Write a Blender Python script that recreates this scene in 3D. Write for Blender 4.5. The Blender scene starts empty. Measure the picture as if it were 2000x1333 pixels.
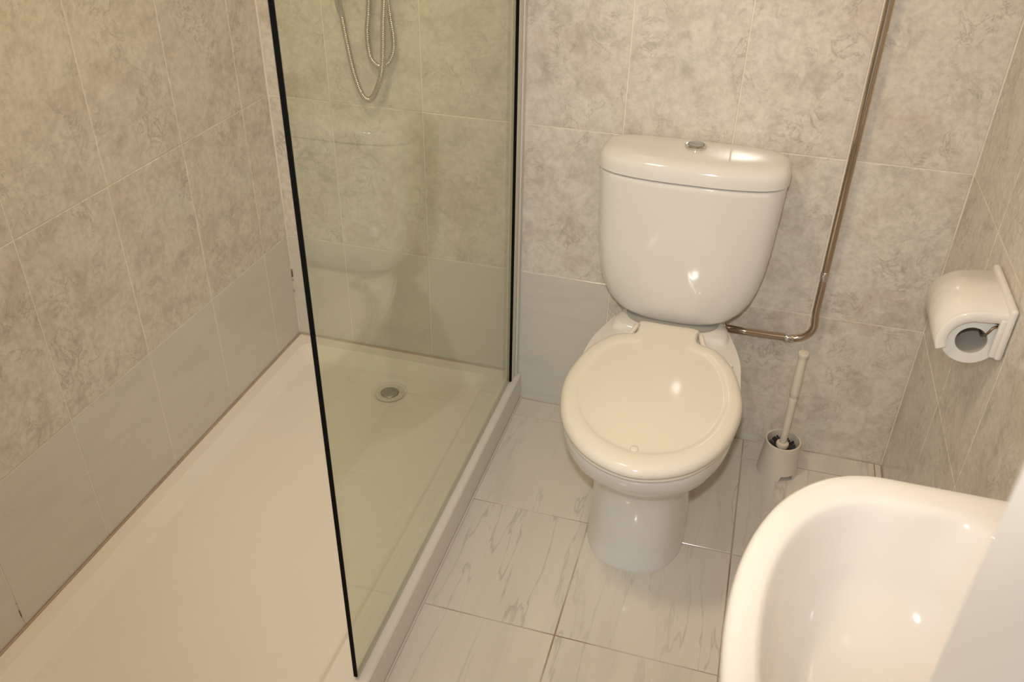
import bpy, bmesh, math, random
from mathutils import Vector, Matrix
random.seed(4)
S = bpy.context.scene
COL = S.collection

# ------------------------------------------------------------------ camera
RI = Vector((0.96015208, 0.2789514, 0.01714949))
UP = Vector((-0.16500284, 0.51627552, 0.84037709))
FW = Vector((-0.22557051, 0.80971952, -0.54173079))
cd = bpy.data.cameras.new('camera')
cam = bpy.data.objects.new('camera', cd); COL.objects.link(cam)
m = Matrix((RI, UP, -FW)).transposed().to_4x4()
m.translation = Vector((0.2921, -1.9786, 1.5127))
cam.matrix_world = m
cd.sensor_width = 36.0
cd.lens = 36.0 * 1710.9 / 2000
cd.clip_start = 0.02
cd.dof.use_dof = True
cd.dof.focus_distance = 1.9
cd.dof.aperture_fstop = 10.5
S.camera = cam

# ------------------------------------------------------------------ world, lights, exposure
w = bpy.data.worlds.new('world'); S.world = w; w.use_nodes = True
bg = w.node_tree.nodes['Background']
bg.inputs[0].default_value = (0.80, 0.88, 1.0, 1); bg.inputs[1].default_value = 0.32
fl = bpy.data.lights.new('camera_flash', 'SPOT'); fl.energy = 28.0; fl.color = (1.0, 0.965, 0.92)
fl.spot_size = math.radians(80); fl.spot_blend = 1.0; fl.shadow_soft_size = 0.022
flo = bpy.data.objects.new('camera_flash', fl); COL.objects.link(flo); flo.location = (0.27, -1.97, 1.64)
flo.rotation_euler = (Vector((-0.02, 0.0, 0.56)) - Vector(flo.location)).to_track_quat('-Z', 'Y').to_euler()
LAMP = (-0.32, -1.12)
LAMP_E = 36.0
S.view_settings.view_transform = 'Standard'; S.view_settings.look = 'None'
S.view_settings.exposure = 1.0; S.view_settings.gamma = 1.0
S.view_settings.use_curve_mapping = False

# ------------------------------------------------------------------ room numbers (metres)
XL, XR, YF, ZC = -0.925, 0.761, -1.72, 2.40
Z1, Z2 = 0.813, 0.4134
XT = -0.230          # outer face of the shower tray
ZT = 0.087

# ------------------------------------------------------------------ materials
def mat(name):
    m = bpy.data.materials.new(name); m.use_nodes = True
    nt = m.node_tree
    return m, nt, nt.nodes['Principled BSDF']
def N(nt, t, **k):
    n = nt.nodes.new(t)
    for a, b in k.items():
        if a in n.inputs: n.inputs[a].default_value = b
        else: setattr(n, a, b)
    return n
def simple(name, col, rough=.3, metal=0, coat=0, bump=0, bscale=200, spec=.5, var=0.0):
    m, nt, p = mat(name)
    p.inputs['Roughness'].default_value = rough; p.inputs['Metallic'].default_value = metal
    p.inputs['Specular IOR Level'].default_value = spec
    p.inputs['Coat Weight'].default_value = coat
    tc = N(nt, 'ShaderNodeTexCoord')
    nz = N(nt, 'ShaderNodeTexNoise', Scale=9.0, Detail=4.0)
    nt.links.new(tc.outputs['Object'], nz.inputs['Vector'])
    mx = N(nt, 'ShaderNodeMix', data_type='RGBA')
    c2 = tuple(c * (1 - var) for c in col)
    mx.inputs[6].default_value = (*col, 1); mx.inputs[7].default_value = (*c2, 1)
    nt.links.new(nz.outputs['Fac'], mx.inputs[0]); nt.links.new(mx.outputs[2], p.inputs['Base Color'])
    if bump:
        b = N(nt, 'ShaderNodeBump', Strength=bump, Distance=.001)
        n2 = N(nt, 'ShaderNodeTexNoise', Scale=bscale, Detail=3.0)
        nt.links.new(tc.outputs['Object'], n2.inputs['Vector'])
        nt.links.new(n2.outputs['Fac'], b.inputs['Height']); nt.links.new(b.outputs[0], p.inputs['Normal'])
    return m
def tile_coords(nt, rot=None, stretch=(1, 1, 1)):
    tc = N(nt, 'ShaderNodeTexCoord'); oi = N(nt, 'ShaderNodeObjectInfo')
    mu = N(nt, 'ShaderNodeMath', operation='MULTIPLY'); mu.inputs[1].default_value = 37.0
    nt.links.new(oi.outputs['Random'], mu.inputs[0])
    cb = N(nt, 'ShaderNodeCombineXYZ')
    for i in range(3): nt.links.new(mu.outputs[0], cb.inputs[i])
    mp = N(nt, 'ShaderNodeMapping'); mp.inputs['Scale'].default_value = stretch
    if rot: mp.inputs['Rotation'].default_value = rot
    nt.links.new(tc.outputs['Object'], mp.inputs['Vector'])
    ad = N(nt, 'ShaderNodeVectorMath', operation='ADD')
    nt.links.new(mp.outputs[0], ad.inputs[0]); nt.links.new(cb.outputs[0], ad.inputs[1])
    return ad.outputs[0], oi
def ramp(nt, src, stops):
    r = N(nt, 'ShaderNodeValToRGB'); e = r.color_ramp.elements
    while len(e) < len(stops): e.new(.5)
    for el, (p, c) in zip(e, stops):
        el.position = p; el.color = (*c, 1) if len(c) == 3 else c
    nt.links.new(src, r.inputs[0]); return r.outputs[0]
def mixc(nt, fac, a, b, mode='MIX'):
    x = N(nt, 'ShaderNodeMix', data_type='RGBA', blend_type=mode)
    for s, v in ((0, fac), (6, a), (7, b)):
        if isinstance(v, tuple): x.inputs[s].default_value = (*v, 1)
        elif isinstance(v, (int, float)): x.inputs[s].default_value = v
        else: nt.links.new(v, x.inputs[s])
    return x.outputs[2]

def stone_tile():
    m, nt, p = mat('mottled_stone_glaze')
    v, oi = tile_coords(nt)
    big = N(nt, 'ShaderNodeTexNoise', Scale=5.0, Detail=4.0, Roughness=.55, Distortion=.4)
    med = N(nt, 'ShaderNodeTexNoise', Scale=14.0, Detail=8.0, Roughness=.66, Distortion=.7)
    fin = N(nt, 'ShaderNodeTexNoise', Scale=70.0, Detail=5.0, Roughness=.7)
    pat = N(nt, 'ShaderNodeTexNoise', Scale=8.0, Detail=5.0, Roughness=.6, Distortion=.8)
    vei = N(nt, 'ShaderNodeTexNoise', Scale=13.0, Detail=7.0, Roughness=.62, Distortion=1.3)
    vm = N(nt, 'ShaderNodeTexNoise', Scale=9.0, Detail=2.0)
    for n in (big, med, fin, pat, vei, vm): nt.links.new(v, n.inputs['Vector'])
    base = ramp(nt, big.outputs['Fac'], [(.32, (.69, .655, .585)), (.50, (.735, .69, .61)), (.70, (.70, .645, .56))])
    pink = ramp(nt, pat.outputs['Fac'], [(.50, (0, 0, 0)), (.70, (.85, .85, .85))])
    c = mixc(nt, pink, base, (.63, .55, .47))
    dk = ramp(nt, med.outputs['Fac'], [(.51, (0, 0, 0)), (.70, (.70, .70, .70))])
    c = mixc(nt, dk, c, (.51, .46, .40))
    lt = ramp(nt, med.outputs['Fac'], [(.30, (.7, .7, .7)), (.46, (0, 0, 0))])
    c = mixc(nt, lt, c, (.79, .75, .68))
    vn = ramp(nt, vei.outputs['Fac'], [(.47, (0, 0, 0)), (.498, (.62, .62, .62)), (.518, (0, 0, 0))])
    vk = ramp(nt, vm.outputs['Fac'], [(.46, (0, 0, 0)), (.62, (1, 1, 1))])
    c = mixc(nt, mixc(nt, 1.0, vn, vk, 'MULTIPLY'), c, (.385, .345, .295))
    fs = ramp(nt, fin.outputs['Fac'], [(.36, (.86, .86, .86)), (.60, (1.05, 1.05, 1.05))])
    c = mixc(nt, .85, c, fs, 'MULTIPLY')
    nt.links.new(c, p.inputs['Base Color'])
    p.inputs['Roughness'].default_value = .16; p.inputs['Specular IOR Level'].default_value = .45
    b = N(nt, 'ShaderNodeBump', Strength=.05, Distance=.002)
    nt.links.new(med.outputs['Fac'], b.inputs['Height']); nt.links.new(b.outputs[0], p.inputs['Normal'])
    return m
def plain_tile():
    m, nt, p = mat('pale_grey_marble_glaze')
    v, oi = tile_coords(nt, rot=(.25, .3, .35), stretch=(2.2, 2.2, 9.0))
    a = N(nt, 'ShaderNodeTexNoise', Scale=2.2, Detail=5.0, Roughness=.6, Distortion=.8)
    nt.links.new(v, a.inputs['Vector'])
    c = ramp(nt, a.outputs['Fac'], [(.25, (.62, .59, .535)), (.47, (.665, .635, .575)), (.75, (.685, .655, .595))])
    nt.links.new(c, p.inputs['Base Color'])
    p.inputs['Roughness'].default_value = .14
    return m
def floor_tile():
    m, nt, p = mat('veined_marble_floor_glaze')
    v, oi = tile_coords(nt, rot=(0, 0, .80), stretch=(9.5, 1.3, 2.0))
    a = N(nt, 'ShaderNodeTexNoise', Scale=1.3, Detail=5.0, Roughness=.6, Distortion=.4)
    b = N(nt, 'ShaderNodeTexNoise', Scale=1.5, Detail=4.0, Roughness=.52, Distortion=.2)
    d = N(nt, 'ShaderNodeTexNoise', Scale=.9, Detail=3.0)
    for n in (a, b, d): nt.links.new(v, n.inputs['Vector'])
    base = ramp(nt, a.outputs['Fac'], [(.3, (.68, .645, .575)), (.55, (.75, .71, .635)), (.75, (.72, .68, .61))])
    vn = ramp(nt, b.outputs['Fac'], [(.474, (0, 0, 0)), (.496, (.50, .50, .50)), (.506, (0, 0, 0))])
    msk = ramp(nt, d.outputs['Fac'], [(.40, (0, 0, 0)), (.62, (1, 1, 1))])
    f = mixc(nt, 1.0, vn, msk, 'MULTIPLY')
    c = mixc(nt, f, base, (.40, .38, .345))
    nt.links.new(c, p.inputs['Base Color'])
    p.inputs['Roughness'].default_value = .12
    return m
M_STONE = stone_tile(); M_PLAIN = plain_tile(); M_FLOOR = floor_tile()
def wall_grout():
    m, nt, p = mat('cream_grout')
    tc = N(nt, 'ShaderNodeTexCoord')
    nz = N(nt, 'ShaderNodeTexNoise', Scale=6.0, Detail=6.0, Roughness=.7)
    nt.links.new(tc.outputs['Object'], nz.inputs['Vector'])
    c = ramp(nt, nz.outputs['Fac'], [(.35, (.90, .84, .74)), (.60, (.80, .72, .61)), (.655, (.72, .62, .50)), (.69, (.16, .11, .07))])
    nt.links.new(c, p.inputs['Base Color']); p.inputs['Roughness'].default_value = .75
    return m
M_GROUT = wall_grout()
def floor_grout():
    m, nt, p = mat('stained_floor_grout')
    tc = N(nt, 'ShaderNodeTexCoord')
    nz = N(nt, 'ShaderNodeTexNoise', Scale=5.0, Detail=5.0)
    nt.links.new(tc.outputs['Object'], nz.inputs['Vector'])
    c = ramp(nt, nz.outputs['Fac'], [(.40, (.62, .56, .47)), (.62, (.36, .25, .16))])
    nt.links.new(c, p.inputs['Base Color']); p.inputs['Roughness'].default_value = .85
    return m
M_FGROUT = floor_grout()
M_CERAMIC = simple('white_vitreous_china', (.80, .78, .745), .07, coat=.3, var=.02)
M_BASIN = simple('white_basin_china', (.84, .82, .79), .10, coat=.2, var=.02)
M_SEAT = simple('cream_seat_plastic', (.85, .80, .70), .10, var=.02)
M_TRAY = simple('white_resin_tray', (.84, .80, .735), .38, bump=.15, bscale=160, var=.04)
M_CHROME = simple('polished_chrome', (.72, .70, .68), .08, metal=1)
M_HOSE = simple('braided_chrome_hose', (.62, .58, .52), .22, metal=1)
M_PIPE = simple('chrome_pipe_brown_reflection', (.56, .46, .37), .12, metal=1)  # chrome tinted brown: reflection of the dark surroundings put into the base colour
M_STEEL = simple('brushed_steel', (.45, .45, .43), .35, metal=1)
M_DARK = simple('black_seal', (.004, .005, .005), .7, spec=.08)
M_ALU = simple('white_aluminium', (.72, .67, .60), .30, var=.03)
M_PLASTER = simple('white_plaster', (.80, .78, .75), .8, var=.04)
M_PAINT = simple('white_gloss_paint', (.88, .89, .90), .35, var=.02)
M_PLASTIC = simple('off_white_plastic', (.74, .68, .59), .28, var=.02)
M_HPLASTIC = simple('ivory_plastic', (.78, .72, .60), .22, var=.02)
M_BRISTLE = simple('dark_navy_bristle', (.006, .007, .013), .6)
M_GREY = simple('grey_rubber_gasket', (.38, .37, .35), .35)
M_PAPER = simple('white_tissue_paper', (.82, .80, .77), .95, bump=.3, bscale=500, var=.03)
M_TPCER = simple('white_glazed_holder', (.84, .81, .76), .10, var=.02)
M_WIRE = simple('dull_bronze_wire', (.30, .22, .15), .35, metal=1)
M_CARD = simple('grey_cardboard_core', (.50, .47, .43), .9)
def emit(name, col, e):
    m, nt, p = mat(name)
    p.inputs['Base Color'].default_value = (*col, 1)
    p.inputs['Emission Color'].default_value = (*col, 1); p.inputs['Emission Strength'].default_value = e
    return m
def glass_mat():
    m = bpy.data.materials.new('clear_green_tinted_glass'); m.use_nodes = True
    nt = m.node_tree; nt.nodes.clear()
    o = N(nt, 'ShaderNodeOutputMaterial')
    fr = N(nt, 'ShaderNodeFresnel', IOR=1.5)
    # both faces of the slab reflect alike: undo the node's index flip on the way out
    ge = N(nt, 'ShaderNodeNewGeometry'); mr = N(nt, 'ShaderNodeMapRange')
    mr.inputs['To Min'].default_value = 1.5; mr.inputs['To Max'].default_value = 1 / 1.5
    nt.links.new(ge.outputs['Backfacing'], mr.inputs['Value']); nt.links.new(mr.outputs[0], fr.inputs['IOR'])
    tr = N(nt, 'ShaderNodeBsdfTransparent'); tr.inputs['Color'].default_value = (.92, .952, .895, 1)
    gl = N(nt, 'ShaderNodeBsdfGlossy', Roughness=0.0)
    mx = N(nt, 'ShaderNodeMixShader')
    nt.links.new(fr.outputs[0], mx.inputs[0]); nt.links.new(tr.outputs[0], mx.inputs[1]); nt.links.new(gl.outputs[0], mx.inputs[2])
    nt.links.new(mx.outputs[0], o.inputs[0])
    return m
M_GLASS = glass_mat()

# ------------------------------------------------------------------ helpers
def link(name, me, material=None, parent=None, smooth=False, angle=None):
    if material and not me.materials: me.materials.append(material)
    if smooth:
        for p in me.polygons: p.use_smooth = True
        if angle:
            me.update()
            me.set_sharp_from_angle(angle=math.radians(angle))
    o = bpy.data.objects.new(name, me); COL.objects.link(o)
    if parent: o.parent = parent
    return o
def thing(name, label, cat, loc=(0, 0, 0)):
    o = bpy.data.objects.new(name, None); COL.objects.link(o); o.location = loc
    o['label'] = label; o['category'] = cat; o.empty_display_size = .05
    return o
def kind(o, k, label=None):
    o['kind'] = k
    if label: o['label'] = label
    return o
def from_py(name, vs, fs):
    me = bpy.data.meshes.new(name); me.from_pydata([tuple(v) for v in vs], [], fs); me.update()
    bm = bmesh.new(); bm.from_mesh(me); bmesh.ops.recalc_face_normals(bm, faces=bm.faces); bm.to_mesh(me); bm.free()
    return me
def loft(name, rings, cap0=True, cap1=True, closed=True, loop=False):
    n = len(rings[0]); vs = [v for r in rings for v in r]; fs = []
    R = len(rings)
    for i in range(R if loop else R - 1):
        for j in range(n if closed else n - 1):
            a = i * n + j; b = i * n + (j + 1) % n; i2 = (i + 1) % R
            fs.append((a, b, i2 * n + (j + 1) % n, i2 * n + j))
    if cap0 and not loop: fs.append(tuple(range(n)))
    if cap1 and not loop: fs.append(tuple((R - 1) * n + j for j in range(n)))
    return from_py(name, vs, fs)
def boxme(name, a, b, bev=0, seg=2):
    bm = bmesh.new(); bmesh.ops.create_cube(bm, size=1)
    for v in bm.verts:
        v.co = Vector([(a[i] + b[i]) / 2 + v.co[i] * (b[i] - a[i]) for i in range(3)])
    if bev: bmesh.ops.bevel(bm, geom=bm.edges[:], offset=bev, segments=seg, profile=.5, affect='EDGES')
    me = bpy.data.meshes.new(name); bm.to_mesh(me); bm.free(); return me
def lathe(name, prof, c=(0, 0, 0), n=40, axis='z', cap0=True, cap1=True):
    rings = []
    for r, h in prof:
        ring = []
        for j in range(n):
            t = 2 * math.pi * j / n; p = (r * math.cos(t), r * math.sin(t), h)
            if axis == 'y': p = (p[0], p[2], p[1])
            if axis == 'x': p = (p[2], p[0], p[1])
            ring.append((p[0] + c[0], p[1] + c[1], p[2] + c[2]))
        rings.append(ring)
    return loft(name, rings, cap0, cap1)
def catmull(pts, per=8, closed=False):
    out = []; n = len(pts); P = [Vector(p) for p in pts]
    for i in range(n if closed else n - 1):
        g = (lambda k: P[k % n]) if closed else (lambda k: P[min(max(k, 0), n - 1)])
        p0, p1, p2, p3 = g(i - 1), g(i), g(i + 1), g(i + 2)
        for s in range(per):
            t = s / per
            out.append(.5 * ((2 * p1) + (p2 - p0) * t + (2 * p0 - 5 * p1 + 4 * p2 - p3) * t * t + (3 * p1 - p0 - 3 * p2 + p3) * t ** 3))
    if not closed: out.append(P[-1])
    return out
def resample(path, step):
    out = [path[0]]; acc = 0
    for a, b in zip(path, path[1:]):
        L = (b - a).length
        if L < 1e-9: continue
        d = step - acc
        while d <= L:
            out.append(a + (b - a) * (d / L)); d += step
        acc = (acc + L) % step if step else 0
    return out
def tube(name, path, rad, n=14, cap=True):
    path = [Vector(p) for p in path]; rings = []
    t0 = (path[1] - path[0]).normalized()
    u = t0.orthogonal().normalized()
    for i, p in enumerate(path):
        t = (path[min(i + 1, len(path) - 1)] - path[max(i - 1, 0)]).normalized()
        u = (u - t * u.dot(t)).normalized(); v = t.cross(u)
        r = rad(i) if callable(rad) else rad
        rings.append([p + u * (r * math.cos(2 * math.pi * j / n)) + v * (r * math.sin(2 * math.pi * j / n)) for j in range(n)])
    return loft(name, rings, cap, cap)
def sgnpow(x, e): return math.copysign(abs(x) ** e, x)

# ------------------------------------------------------------------ tiles
_tc = {}
def tile_mesh(sx, sy, axis, th=.0016, ch=.0007):
    """a chamfered slab sx by sy; front face points along the given axis, origin in the middle of the face"""
    key = (round(sx, 4), round(sy, 4), axis)
    if key in _tc: return _tc[key]
    a, b = sx / 2, sy / 2
    rings = []
    for (d, h) in ((0, -th), (0, -ch), (ch, 0)):
        rings.append([(-a + d, -b + d, h), (a - d, -b + d, h), (a - d, b - d, h), (-a + d, b - d, h)])
    def mp(p):
        x, y, z = p
        return {'z': (x, y, z), '-y': (x, -z, y), '+x': (z, x, y), '-x': (-z, x, y)}[axis]
    me = loft('tile', [[mp(p) for p in r] for r in rings])
    _tc[key] = me
    return me
G = .003
GD = .0016         # depth of the joints
def lay(parent, us, vs, axis, plane, pick, jitter=.0003):
    for i in range(len(us) - 1):
        for j in range(len(vs) - 1):
            u0, u1, v0, v1 = us[i], us[i + 1], vs[j], vs[j + 1]
            if u1 - u0 < .012 or v1 - v0 < .012: continue
            me = tile_mesh(u1 - u0 - G, v1 - v0 - G, axis)
            mt = pick((u0 + u1) / 2, (v0 + v1) / 2)
            if me.materials and me.materials[0] != mt:
                me = me.copy(); me.materials.clear()
            if not me.materials: me.materials.append(mt)
            o = bpy.data.objects.new('tile', me); COL.objects.link(o); o.parent = parent
            u, v = (u0 + u1) / 2, (v0 + v1) / 2; q = random.uniform(-jitter, 0)
            o.location = {'z': (u, v, plane + q), '-y': (u, plane - q, v), '+x': (plane + q, u, v), '-x': (plane - q, u, v)}[axis]
ROWS = [0.0, Z2, Z1, Z1 + .4, Z1 + .8, Z1 + 1.2, ZC]
wb = kind(link('wall_back', boxme('wall_back', (XL - .12, GD, -.1), (XR + .12, .12, ZC)), M_GROUT), 'structure', 'back wall of mottled beige stone tiles behind the toilet')
lay(wb, [XL + .001, -.75, -.5, -.25, 0, .25, .5, XR - .001], ROWS, '-y', 0.0, lambda u, v: M_PLAIN if (v < Z2 and u < 0) else M_STONE)
wl = kind(link('wall_left', boxme('wall_left', (XL - .12, YF - .13, -.1), (XL - GD, GD, ZC)), M_GROUT), 'structure', 'left shower wall of mottled beige tiles above a paler bottom row')
ly = [-.1264 - .2528 * k for k in range(7)][::-1]
lay(wl, [YF + .001] + [y for y in ly if y > YF + .02] + [-.001], ROWS, '+x', XL, lambda u, v: M_PLAIN if v < Z2 else M_STONE)
wr = kind(link('wall_right', boxme('wall_right', (XR + GD, YF - .13, -.1), (XR + .12, GD, ZC)), M_GROUT), 'structure', 'right wall of brownish stone tiles carrying the paper holder')
lay(wr, [YF + .001, -1.65, -1.38, -1.11, -.838, -.568, -.2965, -.001], ROWS, '-x', XR, lambda u, v: M_STONE)
fo = kind(link('floor', boxme('floor', (XL - .12, -3.2, -.1), (XR + .12, .006, -GD)), M_FGROUT), 'structure', 'floor of pale grey veined marble tiles')
lay(fo, [XT + .0005, .065, .404, .743, XR - .001][:5], [YF - .13, -1.47, -1.127, -.7842, -.4409, -.0785, -.001], 'z', 0.0, lambda u, v: M_FLOOR)
cs = kind(link('ceiling', boxme('ceiling', (XL - .12, YF - .13, ZC), (XR + .12, .12, ZC + .1)), M_PLASTER), 'structure')
# front wall with the doorway the photograph is taken through
DX0, DX1 = -.38, .392
wf = kind(link('wall_front', boxme('wall_front', (XL - .006, YF - .12, 0), (DX0, YF, ZC)), M_STONE), 'structure')
link('wall_pier', boxme('wall_pier', (DX1 + .02, YF - .12, 0), (XR + .006, YF - .004, ZC)), M_PLASTER, wf)
link('wall_lintel', boxme('wall_lintel', (DX0, YF - .12, 2.08), (DX1 + .02, YF, ZC)), M_PLASTER, wf)
jb = kind(link('trim_1', boxme('trim_1', (DX1, YF - .125, 0), (DX1 + .06, YF - .005, 2.08), .004, 3), M_PAINT, smooth=True, angle=40), 'structure', 'white painted door jamb at the bottom right corner')

# ------------------------------------------------------------------ ceiling lamp (above the frame)
lp = thing('ceiling_lamp', 'round warm ceiling lamp above the shower entrance', 'lamp', (LAMP[0], LAMP[1], ZC))
link('lamp_base', lathe('lamp_base', [(.02, 0), (.145, 0), (.15, -.01), (.15, -.03), (.135, -.035)], n=48), M_PAINT, lp, True, 40)
link('diffuser', lathe('diffuser', [(.133, -.034), (.13, -.05), (.115, -.062), (.08, -.070), (.03, -.073)], n=48), emit('warm_lamp_glow', (1.0, .76, .49), LAMP_E), lp, True)

# ------------------------------------------------------------------ shower tray
tray = thing('shower_tray', 'long white low shower tray along the left wall', 'shower tray', ((XL + XT) / 2, -.85, 0))
TX, TY = tray.location.x, tray.location.y
def rrect(x0, x1, y0, y1, z, r, per=6):
    pts = []
    for cx, cy, a0 in ((x1 - r, y1 - r, 0), (x0 + r, y1 - r, 90), (x0 + r, y0 + r, 180), (x1 - r, y0 + r, 270)):
        for k in range(per + 1):
            a = math.radians(a0 + 90 * k / per)
            pts.append((cx + r * math.cos(a) - TX, cy + r * math.sin(a) - TY, z))
    return pts
x0, x1, y0, y1 = XL + .001, XT, YF + .002, -.001
DRX, DRY = -.572, -.150
def ring_drain(r, z):
    # matches rrect point order, swept round the drain
    base = rrect(x0, x1, y0, y1, 0, .01)
    out = []
    n = len(base)
    for k, p in enumerate(base):
        a = math.atan2(p[1] + TY - DRY, p[0] + TX - DRX)
        out.append((DRX - TX + r * math.cos(a), DRY - TY + r * math.sin(a), z))
    return out
rings = [rrect(x0, x1, y0, y1, 0.001, .004), rrect(x0, x1, y0, y1, ZT - .004, .004), rrect(x0 + .003, x1 - .003, y0 + .003, y1 - .003, ZT, .006),
         rrect(x0 + .036, x1 - .079, y0 + .036, y1 - .040, ZT, .03), rrect(x0 + .040, x1 - .083, y0 + .040, y1 - .044, ZT - .003, .03),
         rrect(x0 + .066, x1 - .098, y0 + .075, y1 - .078, .060, .04), rrect(x0 + .074, x1 - .106, y0 + .082, y1 - .086, .0575, .04)]
body = link('tray_body', loft('tray_body', rings, cap1=False), M_TRAY, tray, True, 28)
# sloping floor of the tray as four planes falling to the waste, with round dish
def tray_floor():
    NA = 96; rings = []
    ax0, ax1, ay0, ay1 = x0 + .070, x1 - .102, y0 + .078, y1 - .082
    def edge(a, s):
        c, q = math.cos(a), math.sin(a)
        ts = []
        if c > 1e-6: ts.append((ax1 - DRX) / c)
        if c < -1e-6: ts.append((ax0 - DRX) / c)
        if q > 1e-6: ts.append((ay1 - DRY) / q)
        if q < -1e-6: ts.append((ay0 - DRY) / q)
        return min(t for t in ts if t > 0)
    for f, z in ((0, .042), (.0, .046), (.02, .049), (.35, .0525), (1.0, .0580)):
        ring = []
        for k in range(NA):
            a = 2 * math.pi * k / NA
            t = edge(a, f); r0 = .040 if z == .042 else .048
            r = r0 + (t - r0) * f if t > r0 else r0
            ring.append((DRX + r * math.cos(a) - TX, DRY + r * math.sin(a) - TY, z))
        rings.append(ring)
    return loft('tray_floor', rings, True, False)
link('tray_floor', tray_floor(), M_TRAY, tray, True, 30)
wst = link('drain_cover', lathe('drain_cover', [(.024, .044), (.0245, .0475), (.022, .0495), (.010, .0505), (.002, .0505)], (DRX - TX, DRY - TY, 0), 36), M_STEEL, tray, True, 40)
link('drain_ring', lathe('drain_ring', [(.026, .043), (.026, .047), (.028, .0485), (.040, .0480), (.041, .0445)], (DRX - TX, DRY - TY, 0), 36, cap0=False, cap1=False), M_ALU, wst, True, 40)
# sealant bead where the tray meets the tiles
link('sealant', boxme('sealant', (x0 - TX, y0 - TY, ZT - .001), (x0 + .004 - TX, y1 - TY, ZT + .004), .0015), simple('stained_sealant', (.58, .43, .32), .5, var=.4), tray)
link('sealant', boxme('sealant', (x0 - TX, y1 - .004 - TY, ZT - .001), (-.268 - TX, y1 - TY, ZT + .004), .0015), simple('stained_sealant', (.62, .48, .36), .5, var=.4), tray)

link('sealant', boxme('sealant', (x1 - TX + .0003, y0 - TY, .0003), (x1 - TX + .0045, y1 - TY, .005), .0015), simple('pale_sealant', (.80, .73, .64), .4, var=.15), tray)

# ------------------------------------------------------------------ glass screen
GX, GT = -.253, .006
GY1 = -1.058
GZ0, GZ1 = ZT + .001, 2.0
gs = thing('glass_screen', 'clear green tinted glass shower screen with a black front edge', 'shower screen', (GX, -.55, GZ0))
def gbox(name, a, b, mt, par=gs, bev=0):
    o = (GX, -.55, GZ0)
    return link(name, boxme(name, [a[i] - o[i] for i in range(3)], [b[i] - o[i] for i in range(3)], bev), mt, par)
gbox('pane', (GX - GT / 2, GY1, GZ0 + .0085), (GX + GT / 2, -.05, GZ1), M_GLASS)
gbox('edge_strip', (GX - GT / 2 - .0003, GY1 - .0035, GZ0 + .0085), (GX + GT / 2 + .0003, GY1 - .0002, GZ1), M_DARK)
gbox('bottom_seal', (GX - GT / 2 - .0003, GY1, GZ0), (GX + GT / 2 + .0003, -.05, GZ0 + .0083), simple('clear_silicone_seal', (.60, .57, .50), .4))
pf = gbox('wall_profile', (GX - .012, -.048, GZ0), (GX + .010, -.0005, GZ1), M_ALU, bev=.002)
gbox('gasket', (GX + GT / 2 + .0002, -.056, GZ0 + .002), (GX + GT / 2 + .006, -.0485, GZ1), M_DARK, pf)
gbox('profile_rib', (GX + .010, -.020, GZ0), (GX + .015, -.0005, GZ1), M_ALU, pf, .0015)

# ------------------------------------------------------------------ shower hose
HY = -.035
def hp(x, z, y=HY): return (x, y, z)
hs = thing('shower_hose', 'looped ribbed chrome shower hose hanging behind the glass', 'shower hose', (-.63, HY, .84))
path = [(-0.6770, -0.0520, 1.1560), (-0.6800, -0.0460, 1.0720), (-0.6750, -0.0430, 1.0380), (-0.6700, -0.0400, 0.9850), (-0.6620, -0.0360, 0.9190), (-0.6520, -0.0340, 0.8760), (-0.6410, -0.0330, 0.8500), (-0.6280, -0.0330, 0.8410), (-0.6140, -0.0340, 0.8500), (-0.5980, -0.0380, 0.8770), (-0.5830, -0.0440, 0.9140), (-0.5740, -0.0480, 0.9660), (-0.5690, -0.0490, 1.0250), (-0.5630, -0.0490, 1.0810), (-0.5590, -0.0470, 1.1360), (-0.5570, -0.0420, 1.1690), (-0.5550, -0.0340, 1.1760), (-0.5600, -0.0270, 1.1430), (-0.5650, -0.0240, 1.0880), (-0.5620, -0.0220, 1.0420), (-0.5570, -0.0210, 0.9960), (-0.5590, -0.0210, 0.9630), (-0.5710, -0.0210, 0.9370), (-0.5890, -0.0210, 0.9230), (-0.6070, -0.0210, 0.9260), (-0.6200, -0.0220, 0.9470), (-0.6220, -0.0240, 0.9980), (-0.6130, -0.0280, 1.0510), (-0.6020, -0.0380, 1.1210), (-0.5930, -0.0500, 1.1710)]
cp = resample(catmull(path, 24), .0011)
def hr(i): return .0062 + (.0006, .0009, .0006, -.0006)[i % 4]
ox = Vector(hs.location)
link('hose', tube('hose', [p - ox for p in cp], hr, 12), M_HOSE, hs, True)
link('hose_nut', tube('hose_nut', [Vector(p) - ox for p in catmull(path[:3], 8)], lambda i: .0098 - .00012 * i, 16), M_CHROME, hs, True, 40)
# hand shower and mixer above the frame
hd = thing('hand_shower', 'chrome hand shower hanging above the hose', 'hand shower', (-0.6770, -0.0520, 1.1510))
link('handle', tube('handle', [(0, 0, -.01), (0, 0, .05), (-.003, -.012, .16), (-.004, -.03, .20)], lambda i: (.010, .012, .013, .012)[i], 18), M_CHROME, hd, True)
link('spray_head', lathe('spray_head', [(.012, .03), (.03, .012), (.042, 0), (.042, -.01), (.036, -.014)], (-.004, -.035, .215), 32, 'y'), M_CHROME, hd, True, 40)
mx = thing('shower_mixer', 'chrome shower mixer bar on the back wall', 'shower mixer', (-0.5820, -.05, 1.2030))
link('mixer_body', lathe('mixer_body', [(.018, -.075), (.021, -.07), (.021, .07), (.018, .075)], (0, 0, 0), 28, 'x'), M_CHROME, mx, True, 40)
for s in (-1, 1):
    link('wall_flange', lathe('wall_flange', [(.014, 0), (.014, .03), (.03, .036), (.03, .0495)], (s * .06, 0, 0), 28, 'y'), M_CHROME, mx, True, 40)
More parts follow.
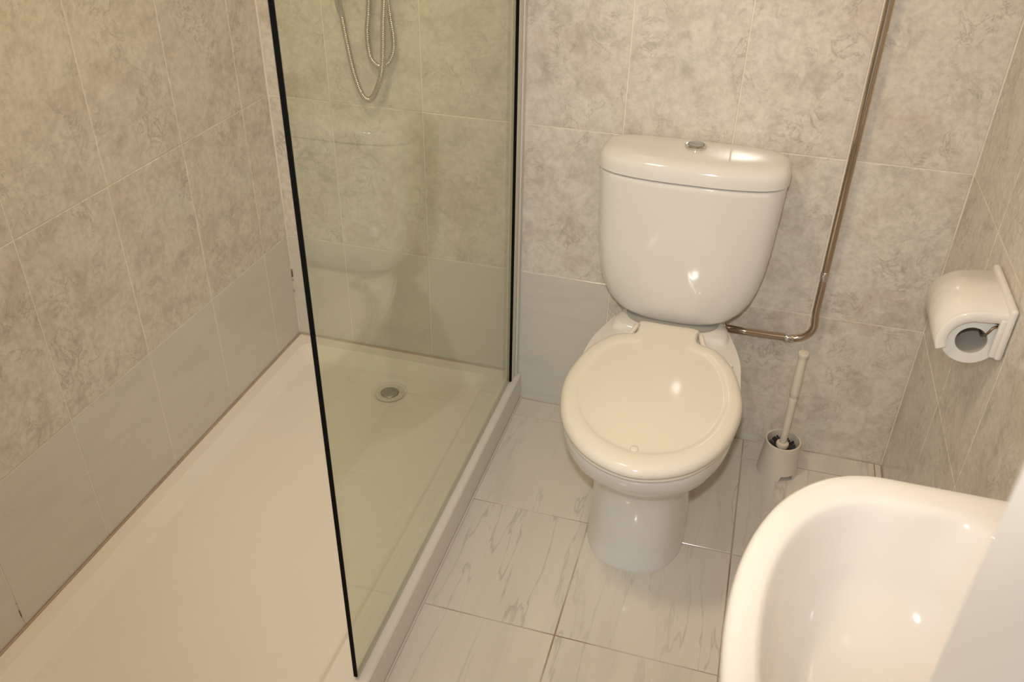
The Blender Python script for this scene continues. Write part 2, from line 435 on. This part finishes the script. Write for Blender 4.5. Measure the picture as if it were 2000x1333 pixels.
link('outlet', lathe('outlet', [(.011, -.035), (.011, -.01)], (-.011, -.002, 0), 18), M_CHROME, mx, True, 40)
link('lever', tube('lever', [(0, -.015, .01), (0, -.04, .03), (0, -.09, .045)], lambda i: (.012, .010, .008)[i], 16), M_CHROME, mx, True)

# ------------------------------------------------------------------ toilet
TCX = .177
toilet = thing('toilet', 'white close coupled toilet with closed cream lid', 'toilet', (TCX, -.35, 0))
OY = -.35
def prof_ring(half, z, per=6):
    """half profile from back centre to front centre, mirrored"""
    ext = [(-half[1][0], half[1][1], 0)] + [(x, y, 0) for x, y in half] + [(-half[-2][0], half[-2][1], 0)]
    c = catmull(ext, per)[per:-per]
    right = [(max(p.x, 0), p.y - OY, z) for p in c]
    left = [(-p[0], p[1], z) for p in right[-2:0:-1]]
    return right + left
RIM = [(0, -.040), (.085, -.040), (.122, -.085), (.168, -.222), (.180, -.33), (.183, -.43), (.168, -.565), (.108, -.665), (0, -.703)]
PED = [(0, -.100), (.080, -.100), (.098, -.125), (.106, -.22), (.110, -.32), (.112, -.40), (.104, -.475), (.068, -.538), (0, -.560)]
def blend(k): return [(a[0] * k + b[0] * (1 - k), a[1] * k + b[1] * (1 - k)) for a, b in zip(RIM, PED)]
def scl(pr, s, c): return [(x * s, c + (y - c) * s) for x, y in pr]
rings = []
for z, k in ((0.0, .045), (.010, .045), (.016, .02), (.06, 0.0), (.12, -.03), (.18, -.02), (.225, .06), (.255, .20), (.28, .40), (.305, .62), (.33, .80), (.355, .92), (.375, .975), (.392, 1.0), (.400, .985)):
    rings.append(prof_ring(blend(k), z))
link('bowl', loft('bowl', rings), M_CERAMIC, toilet, True, 50)
DK = [(0, -.038), (.06, -.038), (.098, -.050), (.122, -.085), (.139, -.132), (.142, -.165), (.128, -.188), (.07, -.194), (0, -.195)]
link('cistern_deck', loft('cistern_deck', [prof_ring(scl(DK, s, -.115), z) for z, s in ((.396, 1.0), (.4005, .985), (.407, .96), (.4125, .92), (.4145, .86))]), M_CERAMIC, toilet, True, 60)
# cistern
def cist_ring(hw, yf, z, yb=-.012, n=4.2, bow=.016, NP=72):
    pts = []
    for j in range(NP):
        t = 2 * math.pi * (j + .5) / NP
        x = hw * sgnpow(math.cos(t), 2 / n); s = sgnpow(math.sin(t), 2 / n)
        yc, d = (yb + yf + bow) / 2, (yb - yf - bow) / 2
        y = yc + d * s
        if s < 0: y -= bow * (1 - (x / hw) ** 2) * min(1, -s * 1.2)
        pts.append((x, y - OY, z))
    return pts
cz = [(.418, .085, -.140), (.420, .105, -.152), (.428, .124, -.160), (.440, .141, -.166), (.462, .160, -.172), (.490, .1745, -.178), (.525, .185, -.183), (.57, .193, -.187),
      (.63, .1985, -.190), (.70, .202, -.191), (.77, .2045, -.192), (.7815, .2045, -.192), (.7835, .2025, -.190)]
cst = link('cistern', loft('cistern', [cist_ring(h, y, z) for z, h, y in cz]), M_CERAMIC, toilet, True, 50)
link('cistern_seam', loft('cistern_seam', [cist_ring(.2015, -.1885, z) for z in (.7830, .7885)]), M_GREY, cst)
lz = [(.7872, .003), (.7885, .0), (.808, .0), (.818, .003), (.8255, .009), (.830, .018), (.8325, .032), (.8334, .05), (.8338, .07)]
ld = link('cistern_lid', loft('cistern_lid', [cist_ring(.2075 - i, -.1955 + i, z, -.009 - i, n=4.0) for z, i in lz]), M_CERAMIC, toilet, True, 50)
bt = link('flush_button', lathe('flush_button', [(.0240, .8330), (.0240, .8385), (.0220, .8405), (.0185, .8400), (.0178, .837)], (-.002, -.083 - OY, 0), 36), M_CHROME, ld, True, 35)
for s in (-1, 1):
    pts = []
    for zz, rr in ((.8372, .0172), (.8398, .0172), (.8408, .0160)):
        ring = [(-.002 + rr * math.cos(a) , -.083 - OY + s * (.0006 + rr * abs(math.sin(a)) * .97), zz) for a in [math.pi * k / 16 for k in range(17)]]
        pts.append(ring)
    link('button_half', loft('button_half', pts), M_STEEL, bt, True, 35)
link('gasket', loft('gasket', [cist_ring(.112, -.176, .4145, n=4), cist_ring(.113, -.178, .4155, n=4), cist_ring(.113, -.178, .4205, n=4), cist_ring(.112, -.176, .4215, n=4)]), M_GREY, toilet, True, 50)
# seat and lid
SEAT = [(0, -.212), (.060, -.212), (.096, -.216), (.112, -.240), (.150, -.268), (.170, -.33), (.186, -.44), (.181, -.53), (.150, -.62), (.090, -.692), (0, -.722)]
LID = [(0, -.182), (.066, -.182), (.069, -.208), (.075, -.243), (.122, -.266), (.163, -.335), (.186, -.44), (.181, -.53), (.151, -.622), (.090, -.695), (0, -.727)]
def scaled(pr, s, c=-.46): return [(x * s, c + (y - c) * s) for x, y in pr]
link('seat_ring', loft('seat_ring', [prof_ring(scaled(SEAT, s), z, 8) for z, s in ((.4005, .975), (.403, .985), (.409, .985), (.4125, .97))]), M_SEAT, toilet, True, 50)
LZ = [(.4135, .975), (.4150, .992), (.4200, 1.0), (.4265, .998), (.4325, .985), (.4375, .960), (.4400, .925), (.4408, .880), (.4405, .835), (.4388, .815), (.4374, .800), (.4370, .775), (.4378, .65), (.4388, .45), (.4394, .22), (.4396, .06)]
rings = []
for z, s in LZ:
    r = prof_ring(scaled(LID, s), z, 8)
    out = []
    for x, y, zz in r:
        yy = y + OY
        k = min(max((yy + .300) / .035, 0), 1); k = k * k * (3 - 2 * k)     # the hinge tab stays flush
        zf = zz if s > .9 else zz * (1 - k) + .4400 * k
        out.append((x, y, zf))
    rings.append(out)
lidp = link('seat_lid', loft('seat_lid', rings), M_SEAT, toilet, True, 60)
link('lid_bumper', lathe('lid_bumper', [(.0085, .4370), (.008, .4395), (.005, .4403), (.001, .4405)], (-.004, -.690 + .024 - OY, 0), 20), M_SEAT, lidp, True)
for s in (-1, 1):
    link('hinge', tube('hinge', catmull([(s * .076, -.196 - OY, .4215), (s * .079, -.210 - OY, .4205), (s * .086, -.230 - OY, .4175), (s * .104, -.246 - OY, .4145), (s * .130, -.257 - OY, .4115), (s * .155, -.283 - OY, .409)], 4), lambda i: .0068 - .00012 * i, 14), M_SEAT, toilet, True)

# ------------------------------------------------------------------ water pipe
PX, PY, PR = .508, -.026, .0090
wp = thing('water_pipe', 'thin chrome water pipe bending from the wall into the cistern', 'pipe', (PX, PY, .355))
o = Vector(wp.location)
R = .045
pts = [Vector((PX, PY, z)) for z in (ZC - .002, 1.8, 1.2, .8, .54, .44)]
for k in range(0, 11):
    a = math.radians(9 * k)
    pts.append(Vector((PX + .004 - R + R * math.cos(a), PY, .357 + R - R * math.sin(a))))
pts += [Vector((.42, PY, .3555)), Vector((.36, PY - .002, .356)), Vector((.30, PY - .008, .360))]
link('tube', tube('tube', [p - o for p in pts], PR, 20), M_PIPE, wp, True)
link('coupling', lathe('coupling', [(PR, .525), (.0104, .527), (.0104, .547), (PR, .549)], (0, 0, -.355), 24, cap0=False, cap1=False), M_CHROME, wp, True, 40)
link('coupling', lathe('coupling', [(PR, -.060), (.0104, -.058), (.0104, -.040), (PR, -.038)], (0, 0, .0005), 24, 'x', cap0=False, cap1=False), M_CHROME, wp, True, 40)
link('fill_valve', lathe('fill_valve', [(.009, .346), (.0135, .350), (.0135, .395), (.016, .397), (.016, .425)], (.292 - TCX, -.035 - OY, 0), 20), M_CHROME, toilet, True, 40)

# ------------------------------------------------------------------ toilet brush and its holder
BX, BY = .495, -.100
bh = thing('brush_holder', 'off white plastic toilet brush pot with a notch at the foot', 'brush holder', (BX, BY, 0))
def pot():
    n = 64; rings = []
    prof = [(.0515, 0), (.0512, .006), (.0505, .016), (.0440, .092), (.0448, .0955), (.0440, .0975), (.0405, .0975), (.0398, .092), (.0462, .021), (.0445, .019)]
    for r, z in prof:
        ring = []
        for j in range(n):
            a = 2 * math.pi * j / n
            zz = z
            d = (math.degrees(a) - 297 + 180) % 360 - 180
            if abs(d) < 20 and z < .0161: zz = .0158 + z * .01
            ring.append((r * math.cos(a), r * math.sin(a), zz))
        rings.append(ring)
    return loft('pot', rings, False, True)
link('pot', pot(), M_PLASTIC, bh, True, 40)
tb = thing('toilet_brush', 'ivory toilet brush standing in its pot beside the toilet', 'toilet brush', (BX, BY, .012))
hz = -.012
link('handle', lathe('handle', [(.009, .06), (.0092, .10), (.0094, .16), (.0100, .220), (.0104, .228), (.0085, .2315), (.0085, .2345), (.0110, .238), (.0118, .250), (.0112, .30), (.0104, .345), (.0104, .352), (.0128, .358), (.0130, .363), (.0115, .3655), (.004, .3665)], (.0, 0, hz), 28), M_HPLASTIC, tb, True, 45)
link('collar', lathe('collar', [(.0095, .078), (.0158, .079), (.0162, .085), (.0150, .0885), (.0095, .0905)], (0, 0, hz), 28), M_HPLASTIC, tb, True, 45)
# clusters of bristles round the core
def bristles():
    vs, fs = [], []
    for k in range(26):
        for lay_ in range(9):
            a = 2 * math.pi * (k + random.uniform(-.25, .25)) / 26 + lay_ * .12
            z = .014 + lay_ * .0064 + random.uniform(-.001, .001)
            r = .034 + random.uniform(-.002, .0015)
            gap = (k % 7 == 0 and lay_ > 6)
            if gap: continue
            c, s = math.cos(a), math.sin(a); i = len(vs)
            t = .0030
            vs += [(.006 * c, .006 * s, z), (r * c - t * s, r * s + t * c, z + .004), (r * c + t * s, r * s - t * c, z + .004), (r * c, r * s, z + .0075)]
            fs += [(i, i + 1, i + 2), (i, i + 2, i + 3), (i, i + 3, i + 1), (i + 1, i + 3, i + 2)]
    return from_py('bristles', vs, fs)
br = link('bristles', bristles(), M_BRISTLE, tb); br['kind'] = 'stuff'
link('core', lathe('core', [(.008, .022), (.008, .085)], (0, 0, hz), 16), M_HPLASTIC, tb, True, 40)

# ------------------------------------------------------------------ toilet paper holder and roll
HY0, HY1 = -.555, -.395           # near and far end along the wall
RX, RZ = .7085, .717              # roll axis
ph = thing('paper_holder', 'white ceramic toilet paper holder with curved cover on the right wall', 'paper holder', (XR, -.47, .70))
oo = Vector(ph.location)
link('wall_plate', boxme('wall_plate', (-.014, HY0 - .006 - oo.y, .690 - oo.z), (-.0005, HY1 + .012 - oo.y, .790 - oo.z), .006, 3), M_TPCER, ph, True, 40)
def cover():
    outer, inner = [], []
    ro, ri_ = .0585, .0500
    cen = (RX, RZ)
    o_pts = [(XR - .010, RZ + .064), (XR - .03, RZ + .0635), (RX + .004, RZ + .0605)]
    i_pts = [(XR - .010, RZ + .053), (XR - .03, RZ + .0525), (RX + .004, RZ + .0505)]
    for k in range(1, 15):
        a = math.radians(90 + k * 8.1)
        o_pts.append((RX + ro * math.cos(a), RZ + ro * math.sin(a)))
        i_pts.append((RX + ri_ * math.cos(a), RZ + ri_ * math.sin(a)))
    rings = []
    for k, (po, pi) in enumerate(zip(o_pts, i_pts)):
        ring = []
        y0_, y1_ = HY0, HY1
        b = .0035
        for (q, y) in ((0, y0_ + b), (b / .01, y0_), (1 - .2, y0_), (1, y0_ + .002), (1, y1_ - .002), (.8, y1_), (b / .01, y1_), (0, y1_ - b)):
            x = po[0] + (pi[0] - po[0]) * q; z = po[1] + (pi[1] - po[1]) * q
            ring.append((x - oo.x, y - oo.y, z - oo.z))
        rings.append(ring)
    # near rim is a thicker lip
    return loft('cover', rings)
link('cover', cover(), M_TPCER, ph, True, 50)
def lip(y):
    # flat rim hanging in front of the roll like a thick ceramic cheek
    rings = []
    for k in range(0, 22):
        if k < 5:
            t = k / 4; cx_ = XR - .012 + (RX - XR + .012) * t; c_o = (cx_, RZ + .0625 - .002 * t); c_i = (cx_, RZ + .044 - .004 * t)
        else:
            a = math.radians(90 + (k - 4) * 6.6)
            c_o = (RX + .0580 * math.cos(a), RZ + .0590 * math.sin(a)); c_i = (RX + .041 * math.cos(a), RZ + .040 * math.sin(a))
        ring = []
        for q, yy in ((0, y + .002), (.12, y), (.85, y), (1, y + .002), (1, y + .006), (0, y + .006)):
            ring.append((c_o[0] + (c_i[0] - c_o[0]) * q - oo.x, yy - oo.y, c_o[1] + (c_i[1] - c_o[1]) * q - oo.z))
        rings.append(ring)
    return loft('lip', rings)
link('cover_lip', lip(HY0 - .002), M_TPCER, ph, True, 50)
link('plate_rib', boxme('plate_rib', (-.022, HY0 - .004 - oo.y, .694 - oo.z), (-.012, HY0 + .008 - oo.y, .768 - oo.z), .003, 3), M_TPCER, ph, True, 40)
link('wire_arm', tube('wire_arm', [Vector(p) - oo for p in ((XR - .013, HY0 + .012, RZ + .036), (XR - .028, HY0 + .006, RZ + .030), (RX + .017, HY0 + .004, RZ + .0165), (RX + .012, HY0 + .010, RZ + .013), (RX + .010, HY1 - .01, RZ + .011), (XR - .013, HY1 - .008, RZ + .03))], .0021, 10), M_WIRE, ph, True)
tr = thing('toilet_paper_roll', 'white toilet paper roll hanging in the ceramic holder', 'paper roll', (RX, -.475, RZ - .003))
rr = .0475
link('paper', lathe('paper', [(.0255, -.068), (rr - .002, -.068), (rr, -.066), (rr, .066), (rr - .002, .068), (.0255, .068)], (0, 0, 0), 56, 'y', cap0=False, cap1=False), M_PAPER, tr, True, 40)
link('cardboard_core', lathe('cardboard_core', [(.0257, -.0675), (.0247, -.0675), (.0247, .0675), (.0257, .0675)], (0, 0, 0), 40, 'y', cap0=False, cap1=False), M_CARD, tr, True, 40)

# ------------------------------------------------------------------ wash basin
BZ, BCY = .800, -1.362
ba = thing('wash_basin', 'white rounded wash basin at the lower right', 'wash basin', (XR, BCY, .60))
def dplan(xc, a, b, xb, z, n=2.15, rb=.05, per=24):
    """front superellipse centred xc, straight sides back to xb, rounded back corners"""
    pts = []
    for k in range(2 * per + 1):
        t = math.pi / 2 + math.pi * k / (2 * per)
        pts.append((xc + a * sgnpow(math.cos(t), 2 / n), b * sgnpow(math.sin(t), 2 / n)))
    for k in range(1, 5): pts.append((xc + (xb - rb - xc) * k / 4, -b * (1 - .0 * k)))
    for k in range(1, 9):
        t = math.radians(-90 + 90 * k / 8); pts.append((xb - rb + rb * math.cos(t), -b + rb + rb * math.sin(t)))
    for k in range(1, 7): pts.append((xb, (-b + rb) + (2 * b - 2 * rb) * k / 6))
    for k in range(1, 9):
        t = math.radians(90 * k / 8); pts.append((xb - rb + rb * math.cos(t), b - rb + rb * math.sin(t)))
    for k in range(1, 4): pts.append((xb - rb + (xc - xb + rb) * k / 4, b))
    return [(x - XR, y, z - .60) for x, y in pts]
XB = XR - .0015
rb0 = .012
rings = [dplan(.60, .05, .10, XB, .615, rb=rb0), dplan(.58, .10, .15, XB, .63, rb=rb0), dplan(.55, .150, .225, XB, .68, rb=rb0), dplan(.53, .172, .270, XB, .735, rb=rb0),
         dplan(.522, .1745, .290, XB, .775, rb=rb0), dplan(.52, .1745, .2955, XB, .790, rb=rb0), dplan(.52, .172, .2940, XB, .797, rb=rb0), dplan(.52, .167, .289, XB - .003, .8005, rb=rb0),
         dplan(.52, .158, .278, XB - .02, .8012, rb=.02), dplan(.52, .146, .256, .664, .8010, rb=.05), dplan(.52, .141, .249, .652, .7990, rb=.060), dplan(.52, .1375, .2445, .645, .794, rb=.063), dplan(.52, .135, .2415, .641, .785, rb=.065),
         dplan(.52, .128, .234, .632, .765, rb=.075), dplan(.525, .121, .220, .627, .71, rb=.08), dplan(.53, .104, .188, .620, .672, rb=.07), dplan(.54, .078, .135, .61, .650, rb=.055),
         dplan(.55, .04, .07, .60, .641, rb=.04), dplan(.555, .018, .02, .575, .639, rb=.015)]
link('bowl', loft('bowl', rings), M_BASIN, ba, True, 60)
link('drain', lathe('drain', [(.021, .6395), (.022, .643), (.017, .645), (.002, .6445)], (.56 - XR, 0, -.60), 28), M_CHROME, ba, True, 40)
